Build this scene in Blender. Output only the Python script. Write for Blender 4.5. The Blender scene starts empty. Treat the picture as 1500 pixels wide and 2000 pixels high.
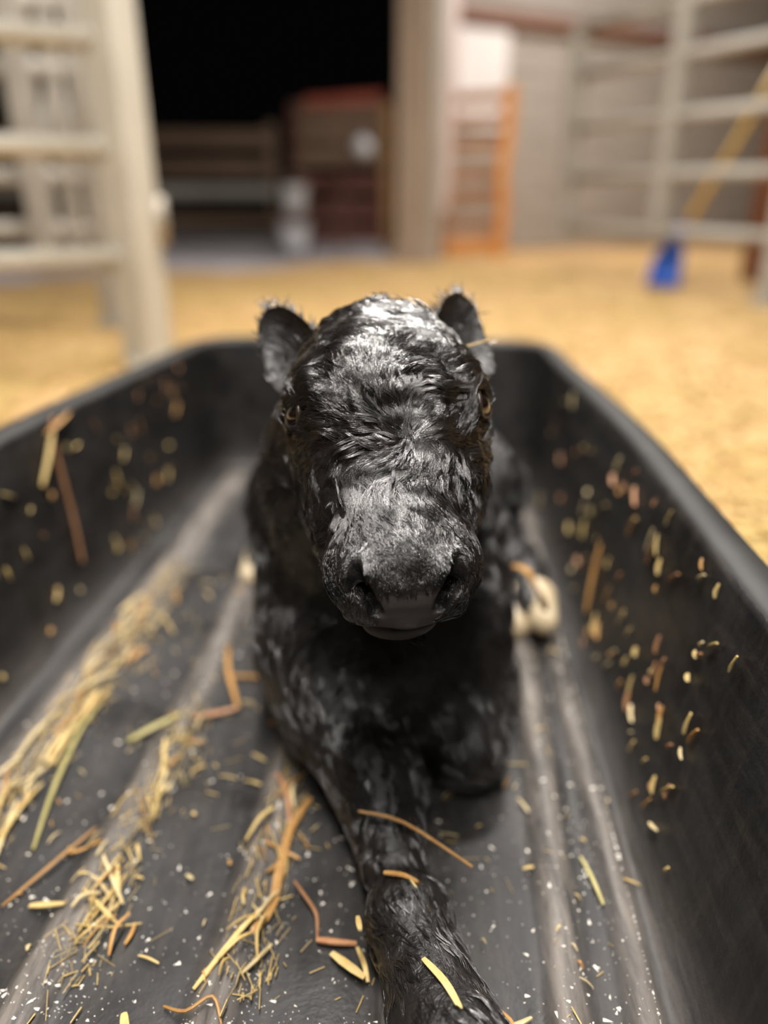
import bpy, math, random
import numpy as np
from mathutils import Vector, Matrix, Quaternion

rnd = random.Random(7)
rng = np.random.default_rng(11)
scene = bpy.context.scene
COL = scene.collection

# ------------------------------------------------------------------ camera
cam = bpy.data.cameras.new('camera')
cam.sensor_fit = 'VERTICAL'; cam.sensor_height = 36.0; cam.lens = 26.0
cam.clip_start = 0.02; cam.clip_end = 200
cam.dof.use_dof = True; cam.dof.focus_distance = 0.455; cam.dof.aperture_fstop = 1.6
camo = bpy.data.objects.new('camera', cam); COL.objects.link(camo)
camo.location = (0, 0, 0.512)
camo.rotation_euler = (math.radians(90 - 22.9), 0, 0)
scene.camera = camo

# ------------------------------------------------------------------ world (night) and lamps
w = bpy.data.worlds.new('night'); scene.world = w; w.use_nodes = True
w.node_tree.nodes['Background'].inputs[0].default_value = (0.0010, 0.0010, 0.0012, 1)
w.node_tree.nodes['Background'].inputs[1].default_value = 1.0

def area(name, loc, target, sx, sy, power, col):
    l = bpy.data.lights.new(name, 'AREA'); l.shape = 'RECTANGLE'; l.size = sx; l.size_y = sy
    l.energy = power; l.color = col
    o = bpy.data.objects.new(name, l); COL.objects.link(o); o.location = loc
    d = Vector(target) - Vector(loc); o.rotation_euler = d.to_track_quat('-Z', 'Y').to_euler()
    return o
area('barn_lamp_near', (-0.12, 0.15, 2.9), (-0.12, 0.15, 0), 0.16, 2.4, 178, (1.0, 0.955, 0.90))
area('front_fill', (0.15, -2.1, 2.8), (0.05, 0.4, 0.2), 1.2, 0.16, 20, (1.0, 0.955, 0.90))  # added fill from behind the camera, not a known barn fixture
area('barn_lamp_middle', (0.45, 3.0, 3.3), (0.4, 3.1, 0), 1.3, 0.5, 150, (1.0, 0.95, 0.89))
area('barn_lamp_far', (2.6, 6.9, 3.6), (2.4, 7.8, 0.3), 1.3, 0.5, 150, (1.0, 0.93, 0.86))

scene.view_settings.view_transform = 'Standard'
scene.view_settings.look = 'None'
scene.view_settings.exposure = 0.0
scene.view_settings.gamma = 1.0
scene.view_settings.use_curve_mapping = False

# ------------------------------------------------------------------ material helpers
class NT:
    def __init__(s, name):
        s.m = bpy.data.materials.new(name); s.m.use_nodes = True
        s.t = s.m.node_tree; s.b = s.t.nodes['Principled BSDF']
    def n(s, typ, **kw):
        nd = s.t.nodes.new(typ)
        for k, v in kw.items(): setattr(nd, k, v)
        return nd
    def l(s, a, b): s.t.links.new(a, b)
    def coords(s, scale=(1, 1, 1), kind='Object'):
        tc = s.n('ShaderNodeTexCoord'); mp = s.n('ShaderNodeMapping')
        mp.inputs['Scale'].default_value = scale
        s.l(tc.outputs[kind], mp.inputs['Vector']); return mp.outputs['Vector']
    def noise(s, vec, scale, detail=4, rough=.55, dist=0):
        n = s.n('ShaderNodeTexNoise'); n.inputs['Scale'].default_value = scale
        n.inputs['Detail'].default_value = detail; n.inputs['Roughness'].default_value = rough
        n.inputs['Distortion'].default_value = dist
        s.l(vec, n.inputs['Vector']); return n.outputs['Fac']
    def ramp(s, fac, stops):
        r = s.n('ShaderNodeValToRGB'); e = r.color_ramp.elements
        while len(e) < len(stops): e.new(0.5)
        for i, (p, c) in enumerate(stops):
            e[i].position = p; e[i].color = c if len(c) == 4 else (*c, 1)
        s.l(fac, r.inputs[0]); return r.outputs[0]
    def mix(s, fac, a, b):
        m = s.n('ShaderNodeMix'); m.data_type = 'RGBA'
        for v, i in ((a, 6), (b, 7)):
            if isinstance(v, tuple): m.inputs[i].default_value = (*v, 1) if len(v) == 3 else v
            else: s.l(v, m.inputs[i])
        if isinstance(fac, float): m.inputs[0].default_value = fac
        else: s.l(fac, m.inputs[0])
        return m.outputs[2]
    def math(s, op, a, b=None):
        m = s.n('ShaderNodeMath'); m.operation = op
        for v, i in ((a, 0), (b, 1)):
            if v is None: continue
            if isinstance(v, (int, float)): m.inputs[i].default_value = v
            else: s.l(v, m.inputs[i])
        return m.outputs[0]
    def bump(s, h, strength=.3, dist=.01):
        b = s.n('ShaderNodeBump'); b.inputs['Strength'].default_value = strength
        b.inputs['Distance'].default_value = dist
        s.l(h, b.inputs['Height']); s.l(b.outputs[0], s.b.inputs['Normal'])
    def set(s, **kw):
        for k, v in kw.items():
            i = s.b.inputs[k.replace('_', ' ')]
            if isinstance(v, (int, float)): i.default_value = v
            elif isinstance(v, tuple): i.default_value = (*v, 1) if len(v) == 3 else v
            else: s.l(v, i)

def simple(name, c1, c2, scale=8, rough=.6, stretch=(1, 1, 1), bump=.15, bd=.004, **kw):
    m = NT(name); v = m.coords(stretch)
    f = m.noise(v, scale, 5, .6)
    m.set(Base_Color=m.ramp(f, [(.3, c1), (.7, c2)]), Roughness=rough, **kw)
    if bump: m.bump(m.noise(v, scale * 3, 4), bump, bd)
    return m.m

MAT = {}
MAT['gate'] = simple('gate_paint', (.47, .445, .375), (.58, .55, .47), 5, .42, bump=.05)
MAT['gate_grey'] = simple('grey_and_shaded_gate_paint', (.34, .32, .28), (.43, .405, .36), 5, .45, bump=.05)  # gate paint with shade mixed in for the rear panel; plain grey elsewhere
MAT['post'] = simple('weathered_post_wood', (.36, .28, .22), (.50, .40, .31), 6, .75, (4, 4, .5))
MAT['whitewall'] = simple('white_sheet', (.80, .76, .75), (.88, .85, .84), 3, .6, bump=.03)
MAT['pinkwood'] = simple('pale_door_edge', (.52, .43, .40), (.64, .55, .52), 5, .7, (3, 3, .5))
MAT['orange'] = simple('orange_stained_wood', (.58, .23, .045), (.74, .33, .08), 7, .6, (4, 4, .6))
MAT['orange_dark'] = simple('orange_brown_slat_wood', (.27, .12, .045), (.40, .19, .075), 7, .65, (.6, 4, 4))
MAT['siding'] = simple('grey_siding', (.36, .32, .28), (.46, .415, .37), 4, .6, (.5, 1, 3), bump=.08)
MAT['beam'] = simple('reddish_beam_wood', (.17, .085, .06), (.26, .15, .115), 6, .7, (.5, 4, 4))
MAT['rust'] = simple('rust_brown_paint', (.16, .05, .018), (.25, .085, .03), 6, .7)
MAT['yellow'] = simple('yellow_handle_paint', (.62, .37, .06), (.74, .46, .10), 9, .4, bump=.03)
MAT['blue'] = simple('blue_plastic', (.012, .09, .52), (.025, .14, .66), 6, .35, bump=.03)
MAT['fence'] = simple('old_brown_fence_wood', (.10, .062, .038), (.17, .11, .07), 6, .8, (.5, 4, 4))
MAT['fence_post'] = simple('tan_fence_post_wood', (.24, .14, .06), (.34, .20, .09), 6, .8, (4, 4, .6))
MAT['redboard'] = simple('dark_red_boards', (.07, .022, .016), (.13, .045, .03), 6, .75, (.5, 4, 4))
MAT['redcloth'] = simple('faded_red_board', (.17, .032, .018), (.24, .05, .025), 6, .8)
MAT['snow'] = simple('snow', (.50, .46, .48), (.66, .62, .64), 3, .7, bump=.2, bd=.03)
MAT['pale_plastic'] = simple('pale_plastic', (.55, .57, .62), (.66, .67, .70), 5, .4, bump=.02)
MAT['metal_dark'] = simple('hinge_steel', (.34, .30, .24), (.46, .41, .34), 8, .4, Metallic=.3)

def straw_floor_mat():
    m = NT('straw_bedding'); v = m.coords()
    f = m.noise(v, 1.3, 6, .6); g = m.noise(v, 38, 5, .7, 1.2)
    a = m.ramp(f, [(.3, (.62, .36, .135)), (.5, (.74, .46, .20)), (.72, (.80, .55, .28))])
    b = m.ramp(g, [(.3, (.54, .29, .10)), (.65, (.84, .58, .30))])
    m.set(Base_Color=m.mix(.45, a, b), Roughness=.75)
    m.bump(g, .6, .02)
    return m.m
MAT['strawfloor'] = straw_floor_mat()

def straw_mat(name, c1, c2, rough=.5):
    m = NT(name)
    oi = m.n('ShaderNodeObjectInfo'); v = m.coords((1, 1, 1))
    f = m.noise(v, 90, 4, .6)
    col = m.ramp(f, [(.3, c1), (.7, c2)])
    hs = m.n('ShaderNodeHueSaturation')
    m.l(col, hs.inputs['Color']); m.l(m.math('ADD', m.math('MULTIPLY', oi.outputs['Random'], .4), .8), hs.inputs['Value'])
    m.set(Base_Color=hs.outputs[0], Roughness=rough)
    m.b.inputs['Specular IOR Level'].default_value = .4
    return m.m
MAT['straw_yellow'] = straw_mat('yellow_straw', (.50, .34, .115), (.66, .50, .22))
MAT['straw_orange'] = straw_mat('orange_brown_straw', (.36, .18, .055), (.52, .29, .095))
MAT['straw_green'] = straw_mat('greenish_hay', (.38, .33, .12), (.52, .46, .20))
MAT['straw_brown'] = straw_mat('brown_stem', (.30, .135, .06), (.46, .24, .12))
MAT['straw_pale'] = straw_mat('pale_straw', (.52, .40, .20), (.66, .54, .31))
MAT['crumb'] = straw_mat('pale_crumbs', (.62, .56, .46), (.82, .78, .72), .5)

def sled_mat():
    m = NT('black_sled_plastic')
    v = m.coords()
    at = m.n('ShaderNodeAttribute'); at.attribute_name = 'wear'
    long_ = m.coords((9, 1.1, 9))
    streak = m.noise(long_, 6, 6, .65, .4)
    blot = m.noise(v, 9, 6, .62, .6)
    fine = m.noise(v, 160, 5, .7)
    base = m.ramp(blot, [(.35, (.008, .0075, .0075)), (.62, (.020, .0195, .020))])
    dustf = m.math('MULTIPLY', m.ramp(streak, [(.46, (0, 0, 0)), (.72, (1, 1, 1))]), m.ramp(fine, [(.35, (.25, .25, .25)), (.62, (1, 1, 1))]))
    dust = m.math('MULTIPLY', dustf, .26)
    wearf = m.math('MULTIPLY', at.outputs['Fac'], m.ramp(m.noise(long_, 11, 6, .7), [(.36, (.12, .12, .12)), (.62, (1, 1, 1))]))
    vert = m.noise(m.coords((5, 5, .9)), 9, 6, .7, .6)
    geo = m.n('ShaderNodeNewGeometry'); sx = m.n('ShaderNodeSeparateXYZ'); m.l(geo.outputs['Position'], sx.inputs[0])
    onwall = m.math('MULTIPLY', m.ramp(sx.outputs['Z'], [(.035, (0, 0, 0)), (.08, (1, 1, 1))]), m.ramp(vert, [(.50, (0, 0, 0)), (.72, (1, 1, 1))]))
    c0 = m.mix(m.math('MULTIPLY', onwall, .14), base, (.15, .115, .09))
    onfloor = m.math('MULTIPLY', m.ramp(sx.outputs['Z'], [(.035, (1, 1, 1)), (.06, (0, 0, 0))]), m.ramp(blot, [(.3, (.06, .06, .06)), (.7, (.22, .22, .22))]))
    c0b = m.mix(onfloor, c0, (.12, .115, .115))
    c1 = m.mix(dust, c0b, (.15, .125, .10))
    c2 = m.mix(m.math('MULTIPLY', wearf, .8), c1, (.27, .235, .205))
    rough = m.ramp(blot, [(.35, (.36, .36, .36)), (.65, (.56, .56, .56))])
    m.set(Base_Color=c2, Roughness=rough)
    m.b.inputs['Specular IOR Level'].default_value = .3
    hh = m.math('ADD', m.math('MULTIPLY', m.noise(v, 14, 6, .68, .3), 1.0), m.math('MULTIPLY', fine, .22))
    m.bump(hh, .45, .004)
    return m.m
MAT['sled'] = sled_mat()
MAT['rim'] = simple('black_sled_rim_plastic', (.014, .0135, .0135), (.030, .029, .028), 14, .58, bump=.12, bd=.002)

# ------------------------------------------------------------------ mesh helpers
def link(o, parent=None):
    COL.objects.link(o)
    if parent is not None: o.parent = parent
    return o
def mesh_obj(name, V, Fc, mat, parent=None, smooth=False):
    me = bpy.data.meshes.new(name)
    me.from_pydata([tuple(v) for v in V], [], [tuple(f) for f in Fc])
    if mat is not None: me.materials.append(mat)
    if smooth: me.polygons.foreach_set('use_smooth', [True] * len(me.polygons))
    me.update()
    return link(bpy.data.objects.new(name, me), parent)
def np_mesh(name, V, Q, mat, parent=None, smooth=True):
    """V (n,3) float, Q (m,k) int, vectorised."""
    me = bpy.data.meshes.new(name); V = np.asarray(V, np.float32); Q = np.asarray(Q, np.int32)
    k = Q.shape[1]
    me.vertices.add(len(V)); me.vertices.foreach_set('co', V.ravel())
    me.loops.add(Q.size); me.loops.foreach_set('vertex_index', Q.ravel())
    me.polygons.add(len(Q)); me.polygons.foreach_set('loop_start', np.arange(0, Q.size, k, dtype=np.int32))
    me.polygons.foreach_set('loop_total', np.full(len(Q), k, np.int32))
    if smooth: me.polygons.foreach_set('use_smooth', np.ones(len(Q), bool))
    me.update(calc_edges=True); me.validate()
    if mat is not None: me.materials.append(mat)
    return link(bpy.data.objects.new(name, me), parent)
def empty(name, loc, label=None, cat=None, group=None, rz=0):
    o = bpy.data.objects.new(name, None); o.location = loc; o.rotation_euler = (0, 0, rz)
    o.empty_display_size = .05; link(o)
    if label: tag(o, label, cat, group)
    return o
def tag(o, label, cat, group=None, kind=None):
    o['label'] = label; o['category'] = cat
    if group: o['group'] = group
    if kind: o['kind'] = kind
    return o
def box(sx, sy, sz, c=(0, 0, 0), bev=.0):
    """bevelled box verts/faces centred at c."""
    import bmesh
    bm = bmesh.new(); bmesh.ops.create_cube(bm, size=1)
    for v in bm.verts: v.co = Vector((v.co.x * sx + c[0], v.co.y * sy + c[1], v.co.z * sz + c[2]))
    if bev: bmesh.ops.bevel(bm, geom=bm.edges[:], offset=bev, segments=2, affect='EDGES', profile=.6)
    return bm
def bm_obj(name, bm, mat, parent=None, smooth=False):
    me = bpy.data.meshes.new(name); bm.to_mesh(me); bm.free(); me.materials.append(mat)
    if smooth: me.polygons.foreach_set('use_smooth', [True] * len(me.polygons))
    return link(bpy.data.objects.new(name, me), parent)
def boxo(name, a, b, width, thick, mat, parent=None, bev=.004, up=(0, 0, 1)):
    """a bar from a to b with a rectangular section; width along 'side', thick along the remaining axis."""
    a = Vector(a); b = Vector(b); d = b - a; L = d.length; d.normalize()
    upv = Vector(up)
    if abs(d.dot(upv)) > .98: upv = Vector((0, 1, 0))
    side = d.cross(upv).normalized(); nn = side.cross(d).normalized()
    bm = box(L, thick, width, bev=bev)
    M = Matrix((d, side, nn)).transposed().to_4x4(); M.translation = (a + b) / 2
    bm.transform(M)
    return bm_obj(name, bm, mat, parent)
def tube_data(pts, radii, n=12, caps=True):
    pts = [Vector(p) for p in pts]; V = []; Fc = []
    ref = None
    for i, p in enumerate(pts):
        t = (pts[min(i + 1, len(pts) - 1)] - pts[max(i - 1, 0)]).normalized()
        if ref is None: ref = Vector((0, 0, 1)) if abs(t.z) < .9 else Vector((1, 0, 0))
        u = (ref - t * ref.dot(t)).normalized(); ref = u; v = t.cross(u)
        r = radii[i] if isinstance(radii, (list, tuple)) else radii
        for k in range(n):
            a = 2 * math.pi * k / n; V.append(p + (u * math.cos(a) + v * math.sin(a)) * r)
    for i in range(len(pts) - 1):
        for k in range(n):
            Fc.append((i * n + k, i * n + (k + 1) % n, (i + 1) * n + (k + 1) % n, (i + 1) * n + k))
    if caps:
        Fc.append(tuple(range(n - 1, -1, -1))); Fc.append(tuple(range((len(pts) - 1) * n, len(pts) * n)))
    return V, Fc
def tube(name, pts, r, mat, parent=None, n=12):
    V, Fc = tube_data(pts, r, n); return mesh_obj(name, V, Fc, mat, parent, True)

# ------------------------------------------------------------------ setting: barn floor, walls, night yard
def grid_floor(name, x0, x1, y0, y1, nx, ny, zf, mat):
    xs = np.linspace(x0, x1, nx); ys = np.linspace(y0, y1, ny)
    X, Y = np.meshgrid(xs, ys, indexing='ij'); Z = zf(X, Y)
    V = np.stack([X, Y, Z], -1).reshape(-1, 3)
    i, j = np.meshgrid(np.arange(nx - 1), np.arange(ny - 1), indexing='ij'); b = (i * ny + j).ravel()
    Q = np.stack([b, b + ny, b + ny + 1, b + 1], -1)
    return np_mesh(name, V, Q, mat)
def zbed(X, Y):
    near = np.clip((np.hypot(X + .1, Y - .65) - 1.1) / .8, 0, 1)
    z = (.012 * np.sin(X * 3.1 + Y * 1.3) + .012 * np.sin(X * -1.7 + Y * 2.9 + 1) + .006 * np.sin(X * 9 + 2 * Y) * np.sin(Y * 7)) * near
    ridge = .035 * np.exp(-((Y - (4.55 - .42 * (X - .9))) / .16) ** 2) * np.clip((X - .3) / .5, 0, 1)
    return z + ridge - .012
floor = grid_floor('floor', -6, 9, -2.5, 12.5, 190, 190, zbed, MAT['strawfloor'])
floor['kind'] = 'structure'; floor['label'] = 'golden straw bedding covering the barn floor'

# loose straw lying over the bedding, too many to count
def straw_cover(n, seed):
    r = np.random.default_rng(seed)
    Y = 1.0 + 6.0 * r.random(n) ** 1.3; X = (r.random(n) - .5) * (1.6 + Y * 1.15) + .1
    keep = (np.hypot((X + .1) / .62, (Y - .65) / 1.0) > 1.0) & (Y < 5.3 + .75 * (X + 1.5))
    X, Y = X[keep], Y[keep]; n = len(X)
    ang = r.random(n) * 2 * np.pi; L = .05 + .12 * r.random(n); wd = .0022 + .0025 * r.random(n)
    z = zbed(X, Y) + .004 + .012 * r.random(n); tilt = (r.random(n) - .5) * .25
    dx, dy = np.cos(ang), np.sin(ang); V = np.zeros((n, 6, 3))
    for k, s in enumerate((-.5, .5)):
        cx = X + dx * L * s; cy = Y + dy * L * s; cz = z + tilt * L * s + .002
        V[:, k * 3 + 0] = np.stack([cx - dy * wd, cy + dx * wd, cz], -1)
        V[:, k * 3 + 1] = np.stack([cx + dy * wd, cy - dx * wd, cz], -1)
        V[:, k * 3 + 2] = np.stack([cx, cy, cz + wd * 1.3], -1)
    b = (np.arange(n) * 6)[:, None]
    Q = np.concatenate([b + np.array([[0, 3, 5, 2]]), b + np.array([[2, 5, 4, 1]]), b + np.array([[1, 4, 3, 0]])])
    o = np_mesh('loose_straw', V.reshape(-1, 3), Q, MAT['straw_yellow'], smooth=False)
    tag(o, 'loose straw strewn over the golden barn floor', 'straw', kind='stuff')
straw_cover(9000, 3)

# back wall: planked siding receding to the right
WA = Vector((.52, 8.65, 0)); WB = Vector((6.4, 11.65, 0)); wd_ = (WB - WA).normalized(); wn = Vector((wd_.y, -wd_.x, 0))
wall = boxo('wall_back', WA + Vector((0, 0, 1.9)) - wn * .06, WB + Vector((0, 0, 1.9)) - wn * .06, 3.8, .06, MAT['siding'], bev=0)
wall['kind'] = 'structure'; wall['label'] = 'grey siding wall at the back of the barn'
for i in range(17):
    z = .10 + i * .222
    boxo('siding_plank', WA + Vector((0, 0, z)) - wn * .012, WB + Vector((0, 0, z)) - wn * .012, .208, .03, MAT['siding'], wall, .006)
b = boxo('trim_1', WA + Vector((0, 0, 2.23)) + wn * .06, WB + Vector((0, 0, 2.23)) + wn * .06, .15, .13, MAT['beam'], bev=.008)
b['kind'] = 'structure'; b['label'] = 'reddish wooden girt running along the grey back wall'
o = boxo('white_board', WA + wd_ * .10 + Vector((0, 0, 1.66)) + wn * .035, WA + wd_ * .86 + Vector((0, 0, 1.66)) + wn * .035, .92, .03, MAT['whitewall'], bev=.004)
tag(o, 'plain white board fixed to the back wall above the orange slatted panel', 'board')

# door post and pale door edge beside the dark opening
p = empty('door_post', (.285, 7.0, 0), 'tall weathered door post at the edge of the dark doorway', 'post')
p.rotation_euler[2] = math.radians(-24)
bm_obj('post', box(.27, .27, 3.6, (0, 0, 1.79), .012), MAT['post'], p)
bm_obj('base_plate', box(.33, .33, .05, (0, 0, .02), .006), MAT['post'], p)
bm_obj('side_board', box(.05, .20, 3.6, (.162, .03, 1.79), .006), MAT['gate_grey'], p)
d = empty('door_1', (.50, 7.28, 0)); d['kind'] = 'structure'; d['label'] = 'pale sliding barn door pushed open behind the post'
boxo('door_leaf', (.47, 7.25, 1.95), (.64, 7.62, 1.95), 3.1, .05, MAT['pinkwood'], None, .006)
dl = bpy.data.objects['door_leaf']; dl.parent = d; dl.matrix_parent_inverse = Matrix.Translation((-.50, -7.28, 0))

# night yard: snow, plank fence, dark red feeder, pails
def zsnow(X, Y):
    edge = 5.75 + .78 * (X + 1.5)
    t = np.clip((Y - edge) / .5, 0, 1)
    return -.045 + .05 * t + .05 * np.clip((Y - edge) / 3, 0, 1) + .012 * np.sin(X * 3 + Y * 2) * t
sn = grid_floor('ground', -7, .1, 4.5, 13, 90, 90, zsnow, MAT['snow'])
sn['kind'] = 'structure'; sn['label'] = 'trampled snow lying outside the open barn door'
f = empty('plank_fence', (-2.2, 9.0, .05), 'brown plank fence standing in the snow outside', 'fence')
for z, m_ in ((.28, 'fence'), (.60, 'snow'), (.85, 'fence'), (1.14, 'fence')):
    boxo('board', (-2.6, 0, z - .05), (.95, .35, z - .05), .17 if m_ == 'fence' else .12, .04, MAT['fence' if m_ == 'fence' else 'gate_grey'], f, .006)
for x in (-2.1, -.6, .92):
    boxo('post', (x, .06 + .1 * (x + 2.6), -.1), (x, .06 + .1 * (x + 2.6), 1.26), .11, .11, MAT['fence'], f, .01)
f = empty('hay_feeder', (-.36, 8.6, .05), 'dark red boarded feeder outside beside the plank fence', 'feeder')
for i, z in enumerate((.12, .36, .62, .88, 1.10, 1.30)):
    boxo('board', (-.62 + .02 * i, 0, z), (.40, .05, z), .17, .04, MAT['redboard' if i < 3 else 'fence'], f, .006)
for x in (-.58, -.1, .38):
    boxo('post', (x, .07, -.02), (x, .07, 1.38), .09, .09, MAT['redboard'], f, .008)
boxo('top_board', (-.45, -.01, 1.37), (.35, .03, 1.43), .10, .05, MAT['redcloth'], f, .006)
o = boxo('wooden_stake', (.03, 8.05, 0.03), (.03, 8.05, 1.36), .15, .10, MAT['fence_post'], None, .01)
tag(o, 'tan wooden stake standing just left of the door post', 'post')
def pail(name, x, y, z, r, h, label, group=None):
    e = empty(name, (x, y, z), label, 'pail', group)
    V, Fc = tube_data([(0, 0, 0), (0, 0, .004), (0, 0, h * .5), (0, 0, h * .95), (0, 0, h)], [r * .78, r * .8, r * .9, r, r * 1.05], 24)
    mesh_obj('bucket', V, Fc[:-1], MAT['pale_plastic'], e, True)
    V, Fc = tube_data([(math.cos(a) * r * 1.02, 0, h * .93 + math.sin(a) * r * .8) for a in np.linspace(0, math.pi, 12)], .006, 6)
    mesh_obj('handle', V, Fc, MAT['metal_dark'], e, True)
pail('pail', -.84, 7.38, .06, .15, .24, 'pale pail standing low in the snow in front of the red feeder')
pail('pail', -.86, 7.72, .40, .13, .24, 'pale pail set higher behind another pail by the red feeder')
st = boxo('chopping_block', (-.86, 7.74, .03), (-.86, 7.74, .40), .30, .28, MAT['redboard'], None, .02)
tag(st, 'dark squared block in the snow carrying a pale pail', 'block')
# float ball hanging on the feeder
import bmesh
bm = bmesh.new(); bmesh.ops.create_uvsphere(bm, u_segments=20, v_segments=12, radius=.105)
e = empty('float_ball', (-.22, 8.42, 1.0), 'white round float hanging on the dark red feeder', 'float')
bm_obj('ball', bm, MAT['pale_plastic'], e, True)
tube('neck', [(0, .0, .09), (0, .05, .15), (0, .17, .17)], .012, MAT['metal_dark'], e, 8)

# ------------------------------------------------------------------ pipe gates
def pipe_gate(name, A, B, zs, stiles, label, r=.03, mat='gate', diag=None, feet=(), turn=0.0):
    """A, B floor ends; zs rail heights; stiles list of (fraction, z0, z1, half width)."""
    A = Vector((*A, 0)); B = Vector((*B, 0)); e = empty(name, A, label, 'gate')
    D = B - A; d = D.normalized(); ang = math.atan2(D.y, D.x)
    for z in zs: tube('rail', [Vector((0, 0, z)), D * .5 + Vector((0, 0, z)), D + Vector((0, 0, z))], r, MAT[mat], e, 14)
    for fr, z0, z1, hw in stiles:
        c = D * fr; bm = box(hw * 2, hw * 2, z1 - z0, (0, 0, (z0 + z1) / 2), .008)
        bm.transform(Matrix.Translation(c) @ Matrix.Rotation(ang + turn * (fr == 0), 4, 'Z'))
        bm_obj('stile', bm, MAT[mat], e)
    for (f0, z0, f1, z1) in (diag or []):
        tube('brace', [D * f0 + Vector((0, 0, z0)), D * f1 + Vector((0, 0, z1))], r * .8, MAT[mat], e, 10)
    for fr, hw in feet:
        bm = box(hw * 2, hw * 2, .03, (0, 0, .012), .005); bm.transform(Matrix.Translation(D * fr) @ Matrix.Rotation(ang, 4, 'Z'))
        bm_obj('foot_plate', bm, MAT[mat], e)
    return e
g = pipe_gate('pipe_gate', (-.79, 2.5), (-2.3, 1.72), (.345, .655, .935, 1.25), [(0, 0, 1.6, .058), (.97, 0, 1.6, .04)],
              'cream pipe gate with round rails nearest at the left edge', .031, feet=[(0, .08)], turn=.62)
for z in (.45,):
    V, Fc = tube_data([(.075, .03, z - .07), (.075, .03, z + .07)], .024, 10); mesh_obj('hinge', V, Fc, MAT['metal_dark'], g, True)
    boxo('hinge_strap', (.0, .03, z), (.078, .03, z), .05, .02, MAT['gate'], g, .003)
pipe_gate('pipe_gate', (-1.19, 3.3), (-3.1, 3.05), (.40, .60, .98, 1.2, 1.42), [(0, 0, 1.55, .032), (.045, .3, 1.55, .03), (.11, .25, 1.55, .05)],
          'greyish pipe panel standing behind the cream gate', .034, 'gate_grey', diag=[(.11, .55, .045, .95), (.045, .95, .0, .55), (.11, .98, .05, 1.4)], feet=[(0, .06)])
pipe_gate('pipe_gate', (2.03, 4.02), (1.22, 5.5), (.335, .645, .945, 1.245, 1.5), [(0, 0, 1.6, .05), (.48, .30, 1.53, .045), (.975, .30, 1.53, .045)],
          'pale pipe gate at the right in front of the grey wall', .031, 'gate_grey', feet=[(0, .08)])

# orange slatted panel leaning beside the post
e = empty('slatted_panel', (.84, 7.45, 0), 'orange wooden slatted panel leaning between the door post and the back wall', 'panel')
def zig(name, x, mat, w_):
    pts = [(x - .02, 0, 0), (x, .02, .45), (x - .025, .04, .75), (x + .012, .07, 1.05), (x + .02, .09, 1.45)]
    for i in range(len(pts) - 1): pass
    V = []; Fc = []
    for (px, py, pz) in pts:
        for sx, sy in ((-1, -1), (1, -1), (1, 1), (-1, 1)): V.append((px + sx * w_, py + sy * .03, pz))
    for i in range(len(pts) - 1):
        for k in range(4): Fc.append((i * 4 + k, i * 4 + (k + 1) % 4, i * 4 + 4 + (k + 1) % 4, i * 4 + 4 + k))
    Fc += [(3, 2, 1, 0), tuple(range(len(V) - 4, len(V)))]
    return mesh_obj(name, V, Fc, mat, e)
zig('stile', .27, MAT['orange'], .055); zig('stile', -.27, MAT['orange_dark'], .035)
for i, (z, h) in enumerate(((.10, .14), (.30, .09), (.52, .11), (.72, .10), (.95, .10), (1.16, .09), (1.34, .09))):
    boxo('slat', (-.29, .035 + .06 * z, z), (.27, .035 + .06 * z, z + .03), h, .025, MAT['orange' if i in (0,) else 'orange_dark'], e, .004)

# rust-brown post and blue shovel
o = boxo('rusty_post', (2.56, 5.25, -.02), (2.56, 5.25, 1.25), .30, .16, MAT['rust'], None, .01)
tag(o, 'rust brown post behind the right pipe gate that the shovel leans on', 'post')
sh = empty('shovel', (1.70, 4.74, .015), 'shovel with yellow handle and blue blade leaning behind the right gate', 'shovel')
ht = Vector((.66, .09, 1.20))
tube('handle', [Vector((.075, .012, .28)), Vector((.36, .10, .80)), Vector((.64, .19, 1.31))], .022, MAT['yellow'], sh, 12)
V = []; Fc = []   # curved scoop blade: shell with thickness
nz, nx = 9, 9
for side in (0, 1):
    for i in range(nz):
        t = i / (nz - 1); wdt = .10 * (1 - .15 * t) if t < .6 else .10 * (.91 - 1.65 * (t - .6))
        for j in range(nx):
            u = j / (nx - 1) * 2 - 1
            V.append((u * wdt + .05 * t, -.05 * u * u * (1 - t * .5) + side * .007 + .03 * math.sin(t * 3), .0 + t * .30))
for side in (0, 1):
    for i in range(nz - 1):
        for j in range(nx - 1):
            a = side * nz * nx + i * nx + j; q = (a, a + 1, a + nx + 1, a + nx)
            Fc.append(q if side == 0 else q[::-1])
n0 = nz * nx
for j in range(nx - 1):
    Fc.append((j + 1, j, j + n0, j + 1 + n0)); k = (nz - 1) * nx + j; Fc.append((k, k + 1, k + 1 + n0, k + n0))
for i in range(nz - 1):
    k = i * nx; Fc.append((k, k + nx, k + nx + n0, k + n0)); k = i * nx + nx - 1; Fc.append((k + nx, k, k + n0, k + nx + n0))
mesh_obj('blade', V, Fc, MAT['blue'], sh, True)
tube('socket', [(.045, .01, .22), (.075, .012, .30), (.10, .014, .36)], [.034, .030, .026], MAT['blue'], sh, 12)

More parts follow.
